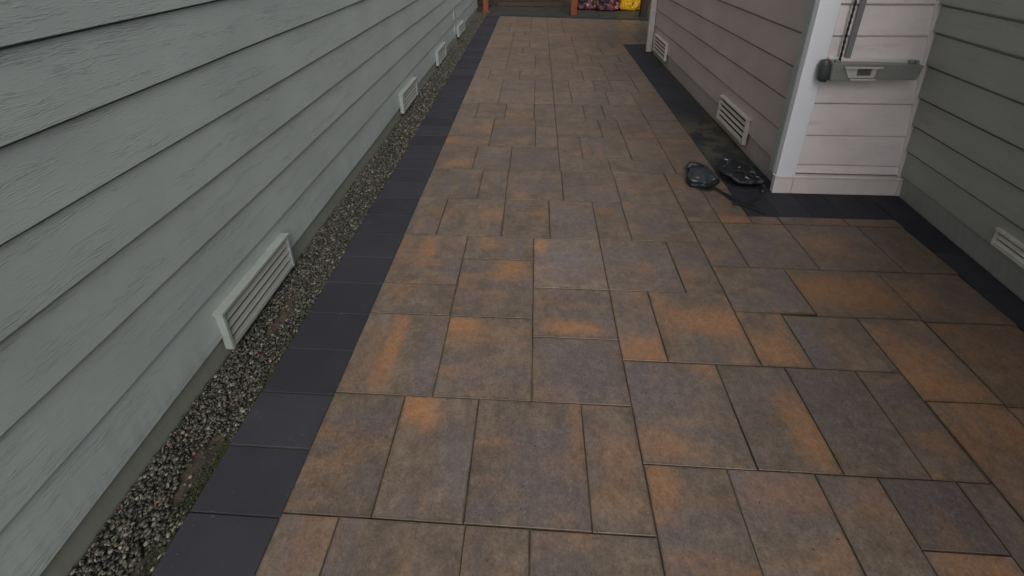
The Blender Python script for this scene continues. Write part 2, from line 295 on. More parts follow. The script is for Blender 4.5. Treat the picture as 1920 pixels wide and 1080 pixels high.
# ------------------------------------------------------------------ pavers: layout in 8-inch modules read off the real slabs
MX = 0.2042; MY0 = 0.818; MY = 0.2095; GAP = 0.0050
E0, E1 = -0.8300, 2.392                                  # edges against the charcoal strips
def X(v): return E0 if v <= -4.07 else v * MX
def Y(v): return MY0 + v * MY
T = [
 (-4.07,-3.1,-2,0),(-3.1,-1.03,-2,0),(-1.03,0,-2,0),(0,2,-2,0),
 (2,3.45,-1,1),(3.45,4.95,-1,1),(4.95,6,-1,1),(6,7.3,0.05,1),(6,7.3,-1,0.05),(7.3,7.9,-1,1),(7.9,9.4,.4,2.4),(7.9,9.4,-1.6,.4),(9.4,11.72,.35,2.35),(9.4,11.72,-1.65,.35),
 (-4.07,-2.58,0,2),(-2.58,-1.07,0,2),(-1.07,.99,0,2),(.99,2,0,2),
 (2,4,1,3),(4,5.46,1,3),(5.46,6.93,1,3),(6.93,7.88,1,3),
 (-4.07,-2.03,2,4),(-2.03,0,2,4),(0,2,2,3.5),(0,2,3.5,5),(-4.07,-2.05,4,5),(-4.07,-2.05,5,7),(-2.05,0,4,6),(-2.05,0,6,7),(0,2,5,7),
 (2,4,5,7),(4,5,5,7),(2,3,3,5),(3,5,3,5),(5,6.97,4.45,6),(6.97,9.46,4.4,6),(5,6.12,3,4.45),(6.12,7.88,3,4.4),(7.88,9.42,2.4,4.4),
 (9.44,11.72,4.35,6),(9.42,11.72,2.35,4.35),
 (5,6.05,6,8),(6.05,7.98,6,8),(7.98,10.25,6,8),(10.25,11.72,6,8),(7.05,7.98,8,8.40),(7.98,10.05,8,8.40),(10.05,11.72,8,8.40),
 (-4.07,-3.06,7,9),(-3.06,-1.02,7,9),(-1.02,.5,7,9),(.5,2,7,9),(2,3,7,9),(3,5,7,9),(5,6.05,8,9.9),(6.05,7.05,8,10),
 (-4.07,-2.03,9,11),(-2.03,-1.03,9,11),(-1.03,1.03,9,11),(1.03,3.03,9,10),(1.03,3.03,10,11),(3.03,5,9,11),(5,6.05,9.9,11),(6.05,7.05,10,11),
 (-4.07,-2.5,11,13),(-2.5,-1.01,11,13),(-1.01,1,11,13),(1,3,11,12),(3,5.5,11,12),(1,2,12,14),(2,4,12,14),(4,5.5,12,14),(5.5,7.05,11,12.5),(5.5,7.05,12.5,14),
 (-4.07,-2.05,13,14),(-2.05,0,13,15),(0,1,13,15),(-4.07,-2.05,14,16),(-2.05,0,15,16),(0,1,15,16),(1,3.08,14,16),(3.08,4,14,16),(4,5.5,14,16),(5.5,7.05,14,16)]
def fill(x0, x1, y0, rows, rnd):
    out = []; y = y0
    for _ in range(rows):
        x = x0; opts = []
        while x < x1 - 0.01:
            w = rnd.choice([2, 2, 1.5, 1.5, 1]); w = min(w, x1 - x)
            if x1 - (x + w) < 0.8: w = x1 - x
            if w >= 1.9 and rnd.random() < 0.35:
                s = rnd.choice([0.5, 0.5, 1.0, 1.5][:3]); s = 1.0
                out += [(x, x + w, y, y + s), (x, x + w, y + s, y + 2)]
            else: out.append((x, x + w, y, y + 2))
            x += w
        y += 2
    return out
rr = random.Random(5)
T += fill(-4.07, 1.0, 16, 14, rr); T += fill(1.0, 7.05, 16, 8, rr)
T += fill(1.0, 7.05, 32, 6, rr) + fill(7.05, 15.4, 31.3, 7, rr)
T += fill(-4.07, 11.72, -4, 1, rr)[:0]
T += fill(-4.07, 2, -6, 2, rr) + fill(2, 7.9, -5, 2, rr)
T += [(7.9, 9.4, -3.6, -1.6), (9.4, 11.4, -3.65, -1.65)]

# pigment spots seen on single slabs: x, y, radius, stretch in x, strength
ORANGE = [(-0.459, 1.186, 0.075, 1.1, 1), (-0.352, 1.605, 0.07, 1.5, 1), (0.199, 1.616, 0.075, 1.9, 1), (0.512, 1.515, 0.11, 1.3, 0.8), (0.871, 1.674, 0.13, 1.5, 0.9), (-0.123, 2.009, 0.09, 1.1, 0.9), (-0.639, 2.155, 0.08, 0.6, 0.6), (0.037, 2.212, 0.05, 0.8, 0.7), (-0.656, 1.463, 0.1, 0.45, 0.75), (-0.796, 1.965, 0.06, 0.5, 0.6), (1.100, 1.535, 0.11, 1.2, 0.75), (1.599, 1.918, 0.2, 1.7, 0.85), (1.724, 1.447, 0.18, 0.9, 0.7), (1.648, 1.865, 0.15, 1.5, 0.6), (0.494, 1.107, 0.09, 1.6, 0.55), (1.100, 1.192, 0.12, 0.9, 0.75), (0.451, 0.970, 0.08, 0.8, 0.8), (1.326, 2.529, 0.07, 1.6, 0.8), (1.953, 1.916, 0.13, 1.2, 0.5), (1.772, 2.317, 0.12, 1.2, 0.5), (1.985, 2.513, 0.1, 1.5, 0.4), (-0.285, 2.222, 0.06, 1.0, 0.6), (-0.818, 3.650, 0.09, 1.6, 0.7), (-0.628, 3.224, 0.08, 1.6, 0.5), (-0.116, 3.656, 0.05, 1.2, 0.5), (-0.105, 2.745, 0.05, 1, 0.6), (-0.108, 1.319, 0.12, 1.2, 0.35), (-0.280, 2.528, 0.1, 1.4, 0.4), (-0.634, 2.543, 0.06, 1.5, 0.3), (0.886, 0.969, 0.09, 1.6, 0.4), (1.399, 0.807, 0.1, 1.7, 0.55), (0.177, 1.166, 0.06, 0.5, 0.5), (0.323, 1.040, 0.08, 0.8, 0.4), (-0.684, 0.784, 0.1, 0.8, 0.25), (0.472, 2.593, 0.05, 1.4, 0.4), (0.357, 4.152, 0.06, 1.3, 0.4), (1.178, 0.968, 0.07, 1.3, 0.3), (1.094, 0.919, 0.05, 1.2, 0.3), (-0.543, 3.921, 0.1, 1.5, 0.35), (-0.220, 4.270, 0.08, 1, 0.3), (2.146, 1.889, 0.1, 1.3, 0.35), (2.427, 2.275, 0.3, 1, 0.4), (2.367, 1.899, 0.3, 1, 0.4), (2.148, 1.573, 0.3, 1, 0.35), (1.740, 1.308, 0.3, 1, 0.35), (1.853, 1.230, 0.3, 1, 0.3), (1.658, 0.993, 0.3, 1, 0.3), (2.107, 2.548, 0.2, 1, 0.35)]
GREY = [(0.207, 1.397, 0.2, 0.9, 0.9), (0.202, 2.078, 0.16, 1, 0.8), (0.584, 2.141, 0.14, 1.8, 0.8), (-0.474, 1.389, 0.1, 0.5, 0.9), (-0.459, 1.980, 0.09, 0.7, 0.8), (0.502, 1.314, 0.15, 1.6, 0.9), (0.029, 0.990, 0.14, 0.9, 0.8), (-0.243, 0.993, 0.1, 0.9, 0.85), (0.932, 2.112, 0.12, 1, 0.9), (1.258, 1.586, 0.13, 0.8, 1), (1.360, 0.977, 0.19, 1, 1), (1.382, 1.926, 0.15, 1, 0.7), (-0.181, 1.352, 0.1, 1.6, 0.6), (0.283, 2.523, 0.14, 1, 0.6), (-0.100, 2.181, 0.06, 0.6, 0.8), (0.295, 1.662, 0.12, 1.2, 0.5), (1.346, 2.224, 0.12, 1, 0.8), (-0.696, 2.849, 0.09, 0.8, 0.6), (-0.299, 2.943, 0.05, 1.3, 0.6), (-0.010, 2.879, 0.1, 1.4, 0.6), (1.507, 1.598, 0.15, 1.2, 0.6), (0.762, 0.994, 0.14, 1.6, 0.8), (1.223, 1.282, 0.18, 1, 0.7), (0.251, 1.761, 0.1, 1, 0.4), (0.424, 0.828, 0.12, 1, 0.7), (0.566, 1.018, 0.1, 1.3, 0.5), (-0.239, 1.104, 0.05, 1, 0.4), (0.078, 0.745, 0.12, 0.8, 0.6), (0.031, 3.298, 0.12, 1.3, 0.6), (-0.360, 3.376, 0.07, 1.6, 0.5), (0.906, 1.334, 0.12, 1.5, 0.4)]
LIGHT = [(0.202, 2.078, 1.28), (0.207, 1.397, 1.0), (-0.599, 1.048, 0.86), (1.360, 0.977, 0.78), (1.137, 1.136, 0.9), (-0.618, 1.755, 0.95), (0.577, 2.188, 1.12), (0.918, 2.067, 1.0), (0.493, 1.738, 1.1), (0.283, 2.523, 1.1), (-0.592, 0.735, 0.95)]  # slab tones; the centre slab's sky sheen is painted as a lighter tone
mesh_cache = {}
def slab_mesh(name, w, d, mat, bev=0.0010, th=0.05):
    k = (name, round(w, 3), round(d, 3))
    if k in mesh_cache: return mesh_cache[k]
    a, b = w / 2, d / 2; v = []; f = []
    for (xx, yy, zz) in ((a, b, -th), (a, b, -bev), (a - bev, b - bev, 0)): v += [(-xx, -yy, zz), (xx, -yy, zz), (xx, yy, zz), (-xx, yy, zz)]
    for L in (0, 4):
        for i in range(4): j = (i + 1) % 4; f.append((L + i, L + j, L + 4 + j, L + 4 + i))
    f.append((8, 9, 10, 11)); m = me(name, v, f, mat); mesh_cache[k] = m; return m
n_p = 0
for (a, b, c, d) in T:
    x0, x1, y0, y1 = X(a), X(b), Y(c), Y(d)
    if a < 7.9 and b > 11.6: pass
    if b >= 11.7: x1 = E1 + (0.5 * (y0 + y1) - 2.5) * 0.043
    elif 7.04 <= b <= 7.06 and y0 > 2.5: x1 = 1.4425
    if 7.04 <= a <= 7.06 and y0 > 2.5 and y0 < 6: x0 = 1.4425
    fe = FY((x0 + x1) / 2) - 0.004
    if y0 > fe - 0.05: continue
    y1 = min(y1, fe)
    cx, cy = (x0 + x1) / 2, (y0 + y1) / 2; w, h = x1 - x0 - GAP, y1 - y0 - GAP
    o = ob('paver', slab_mesh('paver', w, h, M['paver']), patio, (cx + random.uniform(-.0009, .0009), cy + random.uniform(-.0009, .0009), random.uniform(-.0016, .0012)),
           (random.gauss(0, .0022), random.gauss(0, .0022), random.gauss(0, .0012)))
    n_p += 1
    near = cy < 4.4
    o['half'] = (float(w / 2), float(h / 2), 0.0)
    o['tone'] = random.uniform(0.93, 1.08) * (1.0 if near else 1.15); o['warm'] = random.choice([0.0, 0.0, 0.1, 0.2, 0.35]) if not near else random.choice([0.1, 0.3, 0.5, 0.7])  # far slabs coloured paler and less warm to imitate sky sheen
    def pick(L):
        for s in L:
            if x0 < s[0] < x1 and y0 < s[1] < y1: return s
    for tag, L, prob in (('rust_spot', ORANGE, 0.35), ('grey_spot', GREY, 0.4)):
        s = pick(L)
        if s is None and not near and random.random() < prob:
            s = (random.uniform(x0, x1), random.uniform(y0, y1), random.uniform(.05, .13), random.uniform(.6, 1.5), random.uniform(.12, .38))
        if s is None and near and random.random() < 0.3: s = (random.uniform(x0, x1), random.uniform(y0, y1), random.uniform(.05, .10), random.uniform(.6, 1.5), random.uniform(.15, .35))
        if s is None: s = (0, 0, 0.001, 1, 0)
        o[tag] = (float(s[0] - cx), float(s[1] - cy), float(s[2])); o[tag + '_shape'] = (float(s[3]), float(s[4]), 0.0)
    s = pick(LIGHT)
    if s is not None: o['tone'] = s[2]

# charcoal border pavers
def bp(x0, x1, y0, y1, g=0.004):
    w, h = x1 - x0 - g, y1 - y0 - g
    ob('border_paver', slab_mesh('border_paver', w, h, M['border'], 0.002), patio, ((x0 + x1) / 2, (y0 + y1) / 2, random.uniform(-.001, .0012)), (random.gauss(0, .0016), random.gauss(0, .0016), random.gauss(0, .001)))
y = 0.804 - 0.209 * 12
while y < 9.80: bp(-1.146, -0.8300, y, min(y + 0.209, 9.95)); y += 0.209
y = 2.89
while y < 7.30: bp(1.4435, 1.80, y, min(y + 0.209, 7.37)); y += 0.209
x = 1.4435
while x < 2.38: bp(x, min(x + 0.2135, 2.395), 2.576, 2.886, .0010); x += 0.2135
x = -0.83
while x < 3.3:
    yy = FY(x + 0.15) + 0.004; bp(x, x + 0.315, yy, yy + 0.205); x += 0.315
x = 1.80
while x < 3.2: bp(x, x + 0.32, 7.03, 7.37); x += 0.32
# strip beside the dark wall: cut pavers following the skewed wall
def wallx(y_): return 2.63 - 0.085 * (2.89 - y_)
ys = [2.884, 2.58, 2.265, 1.95, 1.635, 1.32, 1.005, 0.69, 0.375, 0.06, -0.255, -0.57, -1.2, -2.0]
for ya, yb in zip(ys, ys[1:]):
    P = [(E1 + (yb - 2.5) * 0.043 + .003, yb + .002), (wallx(yb) - .006, yb + .002), (wallx(ya) - .006, ya - .002), (E1 + (ya - 2.5) * 0.043 + .003, ya - .002)]
    cx = sum(p[0] for p in P) / 4; cy = sum(p[1] for p in P) / 4
    v = [(px - cx, py - cy, -.05) for px, py in P] + [(px - cx, py - cy, 0) for px, py in P]
    ob('border_paver', me('border_paver', v, [(3, 2, 1, 0), (4, 5, 6, 7)] + [(i, (i + 1) % 4, 4 + (i + 1) % 4, 4 + i) for i in range(4)], M['border']), patio, (cx, cy, 0.0005))

# ------------------------------------------------------------------ gravel strip
bedv = []; bedf = []; nx, ny = 8, 260
for j in range(ny + 1):
    for i in range(nx + 1):
        xx = -1.43 + 0.29 * i / nx; yy = -2.2 + 12.7 * j / ny
        bedv.append((xx, yy, -0.030 + 0.006 * math.sin(yy * 3.1 + xx * 9) + random.uniform(-.003, .003)))
for j in range(ny):
    for i in range(nx): a = j * (nx + 1) + i; bedf.append((a, a + 1, a + nx + 2, a + nx + 1))
ob('gravel_bed', me('gravel_bed', bedv, bedf, M['dirt'], True), kind='structure')
bm = bmesh.new(); bmesh.ops.create_icosphere(bm, subdivisions=1, radius=1.0); ico = np.array([v.co[:] for v in bm.verts]); icf = np.array([[v.index for v in f.verts] for f in bm.faces]); bm.free()
def rot_mats(n):
    q = rng.normal(size=(n, 4)); q /= np.linalg.norm(q, axis=1)[:, None]; w, x, y, z = q.T
    return np.stack([1 - 2 * (y * y + z * z), 2 * (x * y - z * w), 2 * (x * z + y * w), 2 * (x * y + z * w), 1 - 2 * (x * x + z * z), 2 * (y * z - x * w), 2 * (x * z - y * w), 2 * (y * z + x * w), 1 - 2 * (x * x + y * y)], 1).reshape(n, 3, 3)
def pebbles(n, y0, y1, smin, smax):
    xs = rng.uniform(-1.405, -1.152, n); yv = rng.uniform(y0, y1, n)
    bare = ((xs + 1.20) ** 2 / 0.07 ** 2 + (yv - 0.93) ** 2 / 0.13 ** 2 < 1) | ((xs + 1.28) ** 2 / 0.04 ** 2 + (yv - 1.62) ** 2 / 0.16 ** 2 < 1) | ((xs + 1.19) ** 2 / 0.04 ** 2 + (yv - 0.62) ** 2 / 0.10 ** 2 < 1)
    keep = ~bare | (rng.random(n) < 0.12); xs, yv = xs[keep], yv[keep]; n = len(xs)
    s = rng.uniform(smin, smax, n)[:, None] * rng.uniform([0.8, 0.55, 0.35], [1.35, 1.0, 0.75], (n, 3))
    v = ico[None] * (1 + rng.uniform(-.13, .13, (n, 12, 1))) * s[:, None, :]
    v = np.einsum('nij,nkj->nki', rot_mats(n), v); v[:, :, 2] *= 0.8
    zc = -0.020 + rng.uniform(-.006, .012, n); v += np.stack([xs, yv, zc], 1)[:, None, :]
    return v.reshape(-1, 3), (icf[None] + (np.arange(n) * 12)[:, None, None]).reshape(-1, 3)
va, fa = pebbles(13500, 0.3, 3.4, 0.0042, 0.0115); vb, fb = pebbles(11000, 3.4, 10.45, 0.007, 0.015)
vv = np.concatenate([va, vb]); ff = np.concatenate([fa, fb + len(va)])
m = bpy.data.meshes.new('gravel'); m.vertices.add(len(vv)); m.vertices.foreach_set('co', vv.ravel()); m.loops.add(len(ff) * 3); m.loops.foreach_set('vertex_index', ff.ravel().astype(np.int32))
m.polygons.add(len(ff)); m.polygons.foreach_set('loop_start', np.arange(0, len(ff) * 3, 3, dtype=np.int32)); m.polygons.foreach_set('use_smooth', np.ones(len(ff), bool)); m.materials.append(M['pebble']); m.update(); m.validate()
ob('gravel', m, kind='stuff', label='small mixed river gravel along the foot of the sage green wall', category='gravel')
# moss and dead leaves among the stones
def scatter(name, n, mat, fn, kind='stuff', **k):
    v = []; f = []
    for _ in range(n):
        p, s = fn(); q = Euler((random.uniform(-.7, .7), random.uniform(-.7, .7), random.uniform(0, 6.3))).to_matrix(); b0 = len(v)
        v += [Vector(p) + q @ Vector((s * a, s * .55 * b, s * .25 * c)) for a, b, c in ((-1, 0, 0), (-.3, .7, .5), (1, 0, 0), (-.3, -.7, .5))]; f.append((b0, b0 + 1, b0 + 2)); f.append((b0, b0 + 2, b0 + 3))
    ob(name, me(name, v, f, mat), kind=kind, **k)
scatter('moss', 1500, M['moss'], lambda: ((-1.150 - abs(random.gauss(0, .022)), random.choice([random.uniform(.45, 1.5), random.uniform(.3, 4.5), random.gauss(.85, .12)]), -0.012 + random.uniform(-.004, .006)), random.uniform(.003, .008)), label='green moss creeping along the charcoal paver edge beside the gravel', category='moss')
scatter('fallen_leaves', 14, M['leaf'], lambda: ((random.uniform(-1.39, -1.16), random.choice([random.gauss(1.45, .25), random.gauss(1.95, .4), random.uniform(.5, 4)]), -0.004), random.uniform(.007, .014)), label='reddish bits of dead leaf lying on the gravel', category='leaves')
# grit caught in the joints and on the slabs
def grit():
    t = random.choice(T); e = random.random(); 
    return ((X(t[0]) + random.gauss(0, .004) if e < .5 else random.uniform(X(t[0]), X(t[1])), random.uniform(Y(t[2]), Y(t[3])) if e < .5 else Y(t[2]) + random.gauss(0, .004), 0.0015), random.uniform(.0012, .003))
scatter('joint_grit', 900, M['dirt'], grit, label='fine grit caught in the joints of the paving', category='grit')

# ------------------------------------------------------------------ lap siding
def board(parent, name, P0, D, N, U, s0, s1, z0, z1, mat, seedk, thick=0.018, top=0.003, G=0.021):
    """one lapped board between distances s0..s1 along direction D from P0; bottom edge stands proud by thick"""
    n = max(2, int((s1 - s0) / 0.22)); rs = random.Random(seedk); ph = [rs.uniform(0, 6.3) for _ in range(4)]
    P0, D, N, U = map(Vector, (P0, D, N, U)); o_ = P0 + D * ((s0 + s1) / 2) + U * z0; v = []; f = []
    for i in range(n + 1):
        s = s0 + (s1 - s0) * i / n; w = 0.0010 * math.sin(s * 2.1 + ph[0]) + 0.0007 * math.sin(s * 5.3 + ph[1]); t = thick + 0.0016 * math.sin(s * 1.7 + ph[2]) + 0.0008 * math.sin(s * 6.1 + ph[3])
        q = P0 + D * s - o_
        v += [q + U * (z0 + w) + N * (t - .0015), q + U * (z0 + w + .0018) + N * t, q + U * (z1 - G) + N * top, q + U * (z1 - G + .003) + N * (-0.009), q + U * (z1 + 0.010) + N * (-0.010), q + U * (z1 + 0.010) + N * (-0.012), q + U * (z0 + w) + N * (-0.012)]  # groove below the next lap, added to deepen its shadow line
    for i in range(n):
        a = i * 7
        for k in range(7): f.append((a + k, a + (k + 1) % 7, a + 7 + (k + 1) % 7, a + 7 + k))
    f += [(6, 5, 4, 3, 2, 1, 0), tuple(n * 7 + k for k in range(7))]
    bm_ = bmesh.new(); vl = [bm_.verts.new(p) for p in v]
    for q in f: bm_.faces.new([vl[i] for i in q])
    return fromb(name, bm_, mat, parent, o_)
def wall_boards(parent, P0, D, N, U, length, zs, mat, joints, sd, start=0.0, G=.019):
    for k, (za, zb) in enumerate(zip(zs, zs[1:])):
        cuts = [start] + sorted(joints.get(k, [])) + [length]
        for a, b in zip(cuts, cuts[1:]): board(parent, 'siding_board', P0, D, N, U, a + .0008, b - .0008, za, zb, mat, sd * 100 + k * 7 + len(cuts), .018, .003, G)

def vent(parent, P0, D, N, s0, s1, z0, z1, proud, mats, ns=4, ht=0.52, dep=0.014):
    """P0 wall origin; box vent with sloping cap, side cheeks, slats and a dark screen"""
    P0, D, N = Vector(P0), Vector(D), Vector(N); L = s1 - s0; H_ = z1 - z0
    mt = Matrix((tuple(D), tuple(N), (0, 0, 1))).transposed().to_4x4(); mt.translation = P0 + D * s0 + Vector((0, 0, z0))
    bm = bmesh.new(); t = 0.013
    bx(bm, 0, t, 0, proud, 0, H_ - .012); bx(bm, L - t, L, 0, proud, 0, H_ - .012); bx(bm, t, L - t, 0.004, proud - .004, 0, 0.014)
    bx(bm, -0.006, L + 0.006, -.004, proud + 0.004, H_ - .012, H_ + .002)
    fr = fromb('crawl_space_vent', bm, mats[0], parent, smooth=False); fr.matrix_world = mt
    bm = bmesh.new(); bx(bm, t, L - t, 0.002, 0.008, 0.012, H_ - .012); fromb('screen', bm, M['black'], fr)
    h = (H_ - 0.034) / ns
    sm = None
    for k in range(ns):
        if sm is None:
            v = [(t + .001, proud - .006 - dep, h * ht), (t + .001, proud - .006, 0.0), (t + .001, proud - .004, 0.003), (t + .001, proud - .003 - dep, h * ht + .002)]
            v += [(L - t - .001, b_, c_) for _, b_, c_ in v]
            sm = me('slat', v, [(0, 1, 2, 3), (7, 6, 5, 4), (0, 4, 5, 1), (1, 5, 6, 2), (2, 6, 7, 3), (3, 7, 4, 0)], mats[1])
        ob('slat', sm, fr, (0, 0, 0.016 + k * h))
    return fr

# left house
hl = empty('house', (-3.5, 4, 0), 'sage green house with long lapped siding wall above the gravel strip', 'house')
hl.location = (0, 0, 0)
box('wall', -6, -1.425, -3, 10.45, -0.08, 2.95, M['left_foot'], hl)
zsL = [0.108, 0.342, 0.578, 0.812, 1.048, 1.288, 1.530, 1.768, 2.005, 2.24, 2.48, 2.72, 2.96]
JL = {0: [3.68, 7.4 + 2.2, 9.0], 1: [5.9, 9.45], 2: [4.4, 8.1], 3: [7.0], 4: [5.6, 8.9], 5: [4.9, 7.6]}
wall_boards(hl, (-1.412, -2.0, 0), (0, 1, 0), (1, 0, 0), (0, 0, 1), 12.45, zsL, M['left'], JL, 1, 0.0, .010)
box('foundation', -1.425, -1.4145, -2, 10.45, -0.08, 0.112, M['left_foot'], hl)
box('caulk_seam', -1.4, -1.3975, 7.39, 7.415, 0.07, 0.335, M['pinktrim'], hl)
box('caulk_seam', -1.4, -1.3975, 7.385, 7.41, 0.36, 0.62, M['pinktrim'], hl)
for (a, b, z0, z1) in ((1.385, 1.935, 0.035, 0.25), (4.17, 4.74, 0.035, 0.245), (5.90, 6.46, 0.03, 0.235), (7.64, 8.27, 0.04, 0.22)):
    vent(hl, (-1.40, 0, 0), (0, 1, 0), (1, 0, 0), a, b, z0, z1, 0.038, (M['vent'], M['vent_face']))
# right house: the taupe side, the pale end and the dark side are one building
hr = empty('house', (0, 0, 0), 'house with an inside corner of taupe, pale pink and dark green siding on the right', 'house')
box('wall', 1.83, 6, 2.92, 6.93, -0.08, 2.6, M['mid'], hr); box('wall', 2.70, 6, -3, 2.915, -0.08, 3.1, M['dark'], hr); box('shade_eave', 2.38, 6.2, -3, 2.80, 3.1, 3.22, M['white'], hr)  # unseen overhang added to shade the paving and dark wall
zsM = [0.186, 0.425, 0.665, 0.905, 1.143, 1.383, 1.62, 1.86, 2.10, 2.34, 2.58]
wall_boards(hr, (1.814, 2.98, 0), (0, 1, 0), (-1, 0, 0), (0, 0, 1), 3.90, zsM, M['mid'], {}, 2)
box('foundation', 1.816, 1.829, 2.98, 6.93, -0.08, 0.190, M['mid'], hr)
for (a, b, z0, z1) in ((3.50, 4.08, 0.075, 0.315), (6.05, 6.70, 0.085, 0.325)):
    f = vent(hr, (1.800, 0, 0), (0, 1, 0), (-1, 0, 0), a, b, z0, z1, 0.035, (M['vent_b'], M['vent_b']), 4, 0.5, 0.010)
    f['label'] = 'beige louvred vent low on the taupe wall'
# pale end wall
def lean_x(z): return 2.655 - 0.122 * z
zsW = [0.168, 0.238, 0.470, 0.708, 0.945, 1.166, 1.365, 1.60, 1.84, 2.08, 2.32, 2.56]
for k, (za, zb) in enumerate(zip(zsW, zsW[1:])):
    board(hr, 'siding_board', (1.865, 2.893, 0), (1, 0, 0), (0, -1, 0), (0, 0, 1), 0.0, lean_x(za) - 1.865 - 0.042, za, zb, M['pale'], 300 + k, 0.012, .003, 0.014)
bm = bmesh.new()
def quadprism(bm, A, depth):
    v0 = [bm.verts.new(p) for p in A]; v1 = [bm.verts.new((p[0], p[1] + depth, p[2])) for p in A]
    bm.faces.new(v0); bm.faces.new(v1[::-1])
    for i in range(4): bm.faces.new((v0[i], v1[i], v1[(i + 1) % 4], v0[(i + 1) % 4]))
quadprism(bm, [(lean_x(.155) - .062, 2.876, .155), (lean_x(.155) - .002, 2.876, .155), (lean_x(2.6) - .002, 2.876, 2.6), (lean_x(2.6) - .062, 2.876, 2.6)], 0.03)
fromb('corner_trim', bm, M['pinktrim'], hr)
box('corner_board', 1.735, 1.8645, 2.866, 2.915, 0.150, 2.6, M['white'], hr, 0.003, label='bright white corner board')
box('side_trim', 1.733, 1.812, 2.9155, 2.975, 0.150, 2.6, M['side'], hr)
box('base_board', 1.735, 1.8625, 2.868, 2.905, 0.002, 0.132, M['pinktrim'], hr, 0.002)
box('base_board', 1.8655, 2.598, 2.868, 2.905, 0.002, 0.132, M['pinktrim'], hr, 0.002)
box('base_board', 2.601, 2.640, 2.864, 2.905, 0.002, 0.137, M['pinktrim'], hr, 0.002)
box('base_cap', 1.728, 2.637, 2.858, 2.906, 0.1375, 0.149, M['pinktrim'], hr, 0.002)
# dark side wall: runs back toward the camera, slightly skewed and leaning
Dd = Vector((-0.085, -1, 0)).normalized(); Nd = Vector((-1, 0.085, -0.122)).normalized(); Ud = Vector((-0.122, 0, 1.0))
zsD = [0.172, 0.372, 0.565, 0.765, 0.985, 1.200, 1.372, 1.58, 1.79, 2.0, 2.22, 2.43, 2.64, 2.85, 3.05]
for k, (za, zb) in enumerate(zip(zsD, zsD[1:])):
    board(hr, 'siding_board', (2.63, 2.89, 0), Dd, Nd, Ud, 0.0, 4.6, za, zb, M['dark'], 500 + k, 0.018)
board(hr, 'foundation', (2.63, 2.89, 0), Dd, Nd, Ud, 0.0, 4.6, -0.03, 0.178, M['dark'], 600, 0.002, 0.002, .005)
fv = vent(hr, (2.603 - .0, 2.89, 0), tuple(Vector((-0.085, -1, 0)).normalized()), tuple(Vector((-1, 0.085, 0)).normalized()), 0.785, 1.37, 0.188, 0.290, 0.036, (M['vent_w'], M['vent_w']), 2)
fv['label'] = 'off white vent on the dark wall'

# ------------------------------------------------------------------ downspout
ds = empty('downspout', (1.75, 6.87, 0), 'pale grey rectangular downspout at the far corner of the taupe wall', 'downspout')
bm = bmesh.new()
prof = [(-.040, -.028), (-.018, -.028), (-.014, -.022), (.014, -.022), (.018, -.028), (.040, -.028), (.040, .028), (-.040, .028)]
r0 = [bm.verts.new((a, b, 0.004)) for a, b in prof]; r1 = [bm.verts.new((a, b, 2.6)) for a, b in prof]
for i in range(8): bm.faces.new((r0[i], r0[(i + 1) % 8], r1[(i + 1) % 8], r1[i]))
bm.faces.new(r0[::-1]); bm.faces.new(r1); fromb('pipe', bm, M['spout'], ds)
for z in (0.62, 2.2):
    bm = bmesh.new(); bx(bm, -.044, .060, -.034, .030, 0, .025); fromb('bracket', bm, M['spout'], ds, (0, 0, z))
bm = bmesh.new(); bx(bm, -.055, .055, -.040, .035, 0.0, .010); fromb('drain_collar', bm, M['black'], ds)

# ------------------------------------------------------------------ wall light with its cable
wl = empty('wall_light', (2.18, 2.86, 0.93), 'long grey box light fixed low on the pale pink end wall', 'wall light')
def pt(name, *a, mat, bev=0.0):
    x0, x1, y0, y1, z0, z1 = a; bm = bmesh.new(); bx(bm, x0 - 2.18, x1 - 2.18, y0 - 2.86, y1 - 2.86, z0 - .93, z1 - .93, bev); return fromb(name, bm, M[mat], wl)
pt('mounting_board', 1.878, 2.405, 2.862, 2.879, 0.880, 1.026, mat='pinktrim', bev=.002)
bm = bmesh.new(); v0 = [(1.880, .889), (2.408, .902), (2.425, .994), (1.868, 1.003)]
A = [bm.verts.new((a - 2.18, 2.800 - 2.86, b - .93)) for a, b in v0]; Bv = [bm.verts.new((a - 2.18, 2.862 - 2.86, b - .93 + .004)) for a, b in v0]
bm.faces.new(A); bm.faces.new(Bv[::-1])
for i in range(4): bm.faces.new((A[i], Bv[i], Bv[(i + 1) % 4], A[(i + 1) % 4]))
bmesh.ops.bevel(bm, geom=bm.edges[:], offset=.004, segments=2, affect='EDGES'); hs_ = fromb('housing', bm, M['lampgrey'], wl)
bm = bmesh.new(); 
for (a, b, c, d) in ((1.930, 2.156, .982, .993), (1.980, 2.132, .905, .914)): bx(bm, a - 2.18, b - 2.18, 2.767 - 2.86, 2.774 - 2.86, c - .93, d - .93)
def qp(P): quadprism(bm, [(a - 2.18, 2.7935 - 2.86, b - .93) for a, b in P], .006)
qp([(1.982, .914), (2.028, .914), (2.024, .982), (1.944, .982)]); qp([(2.112, .914), (2.134, .914), (2.150, .982), (2.112, .982)])
qp([(2.028, .914), (2.112, .914), (2.112, .928), (2.026, .928)])
fromb('bezel', bm, M['bezel'], wl); pt('lens', 2.026, 2.111, 2.7960, 2.7992, .929, .981, mat='lens')
for (a, b) in ((1.905, .945), (2.30, .955), (2.40, .95)): pt('screw', a, a + .006, 2.7985, 2.8005, b, b + .006, mat='buckle')
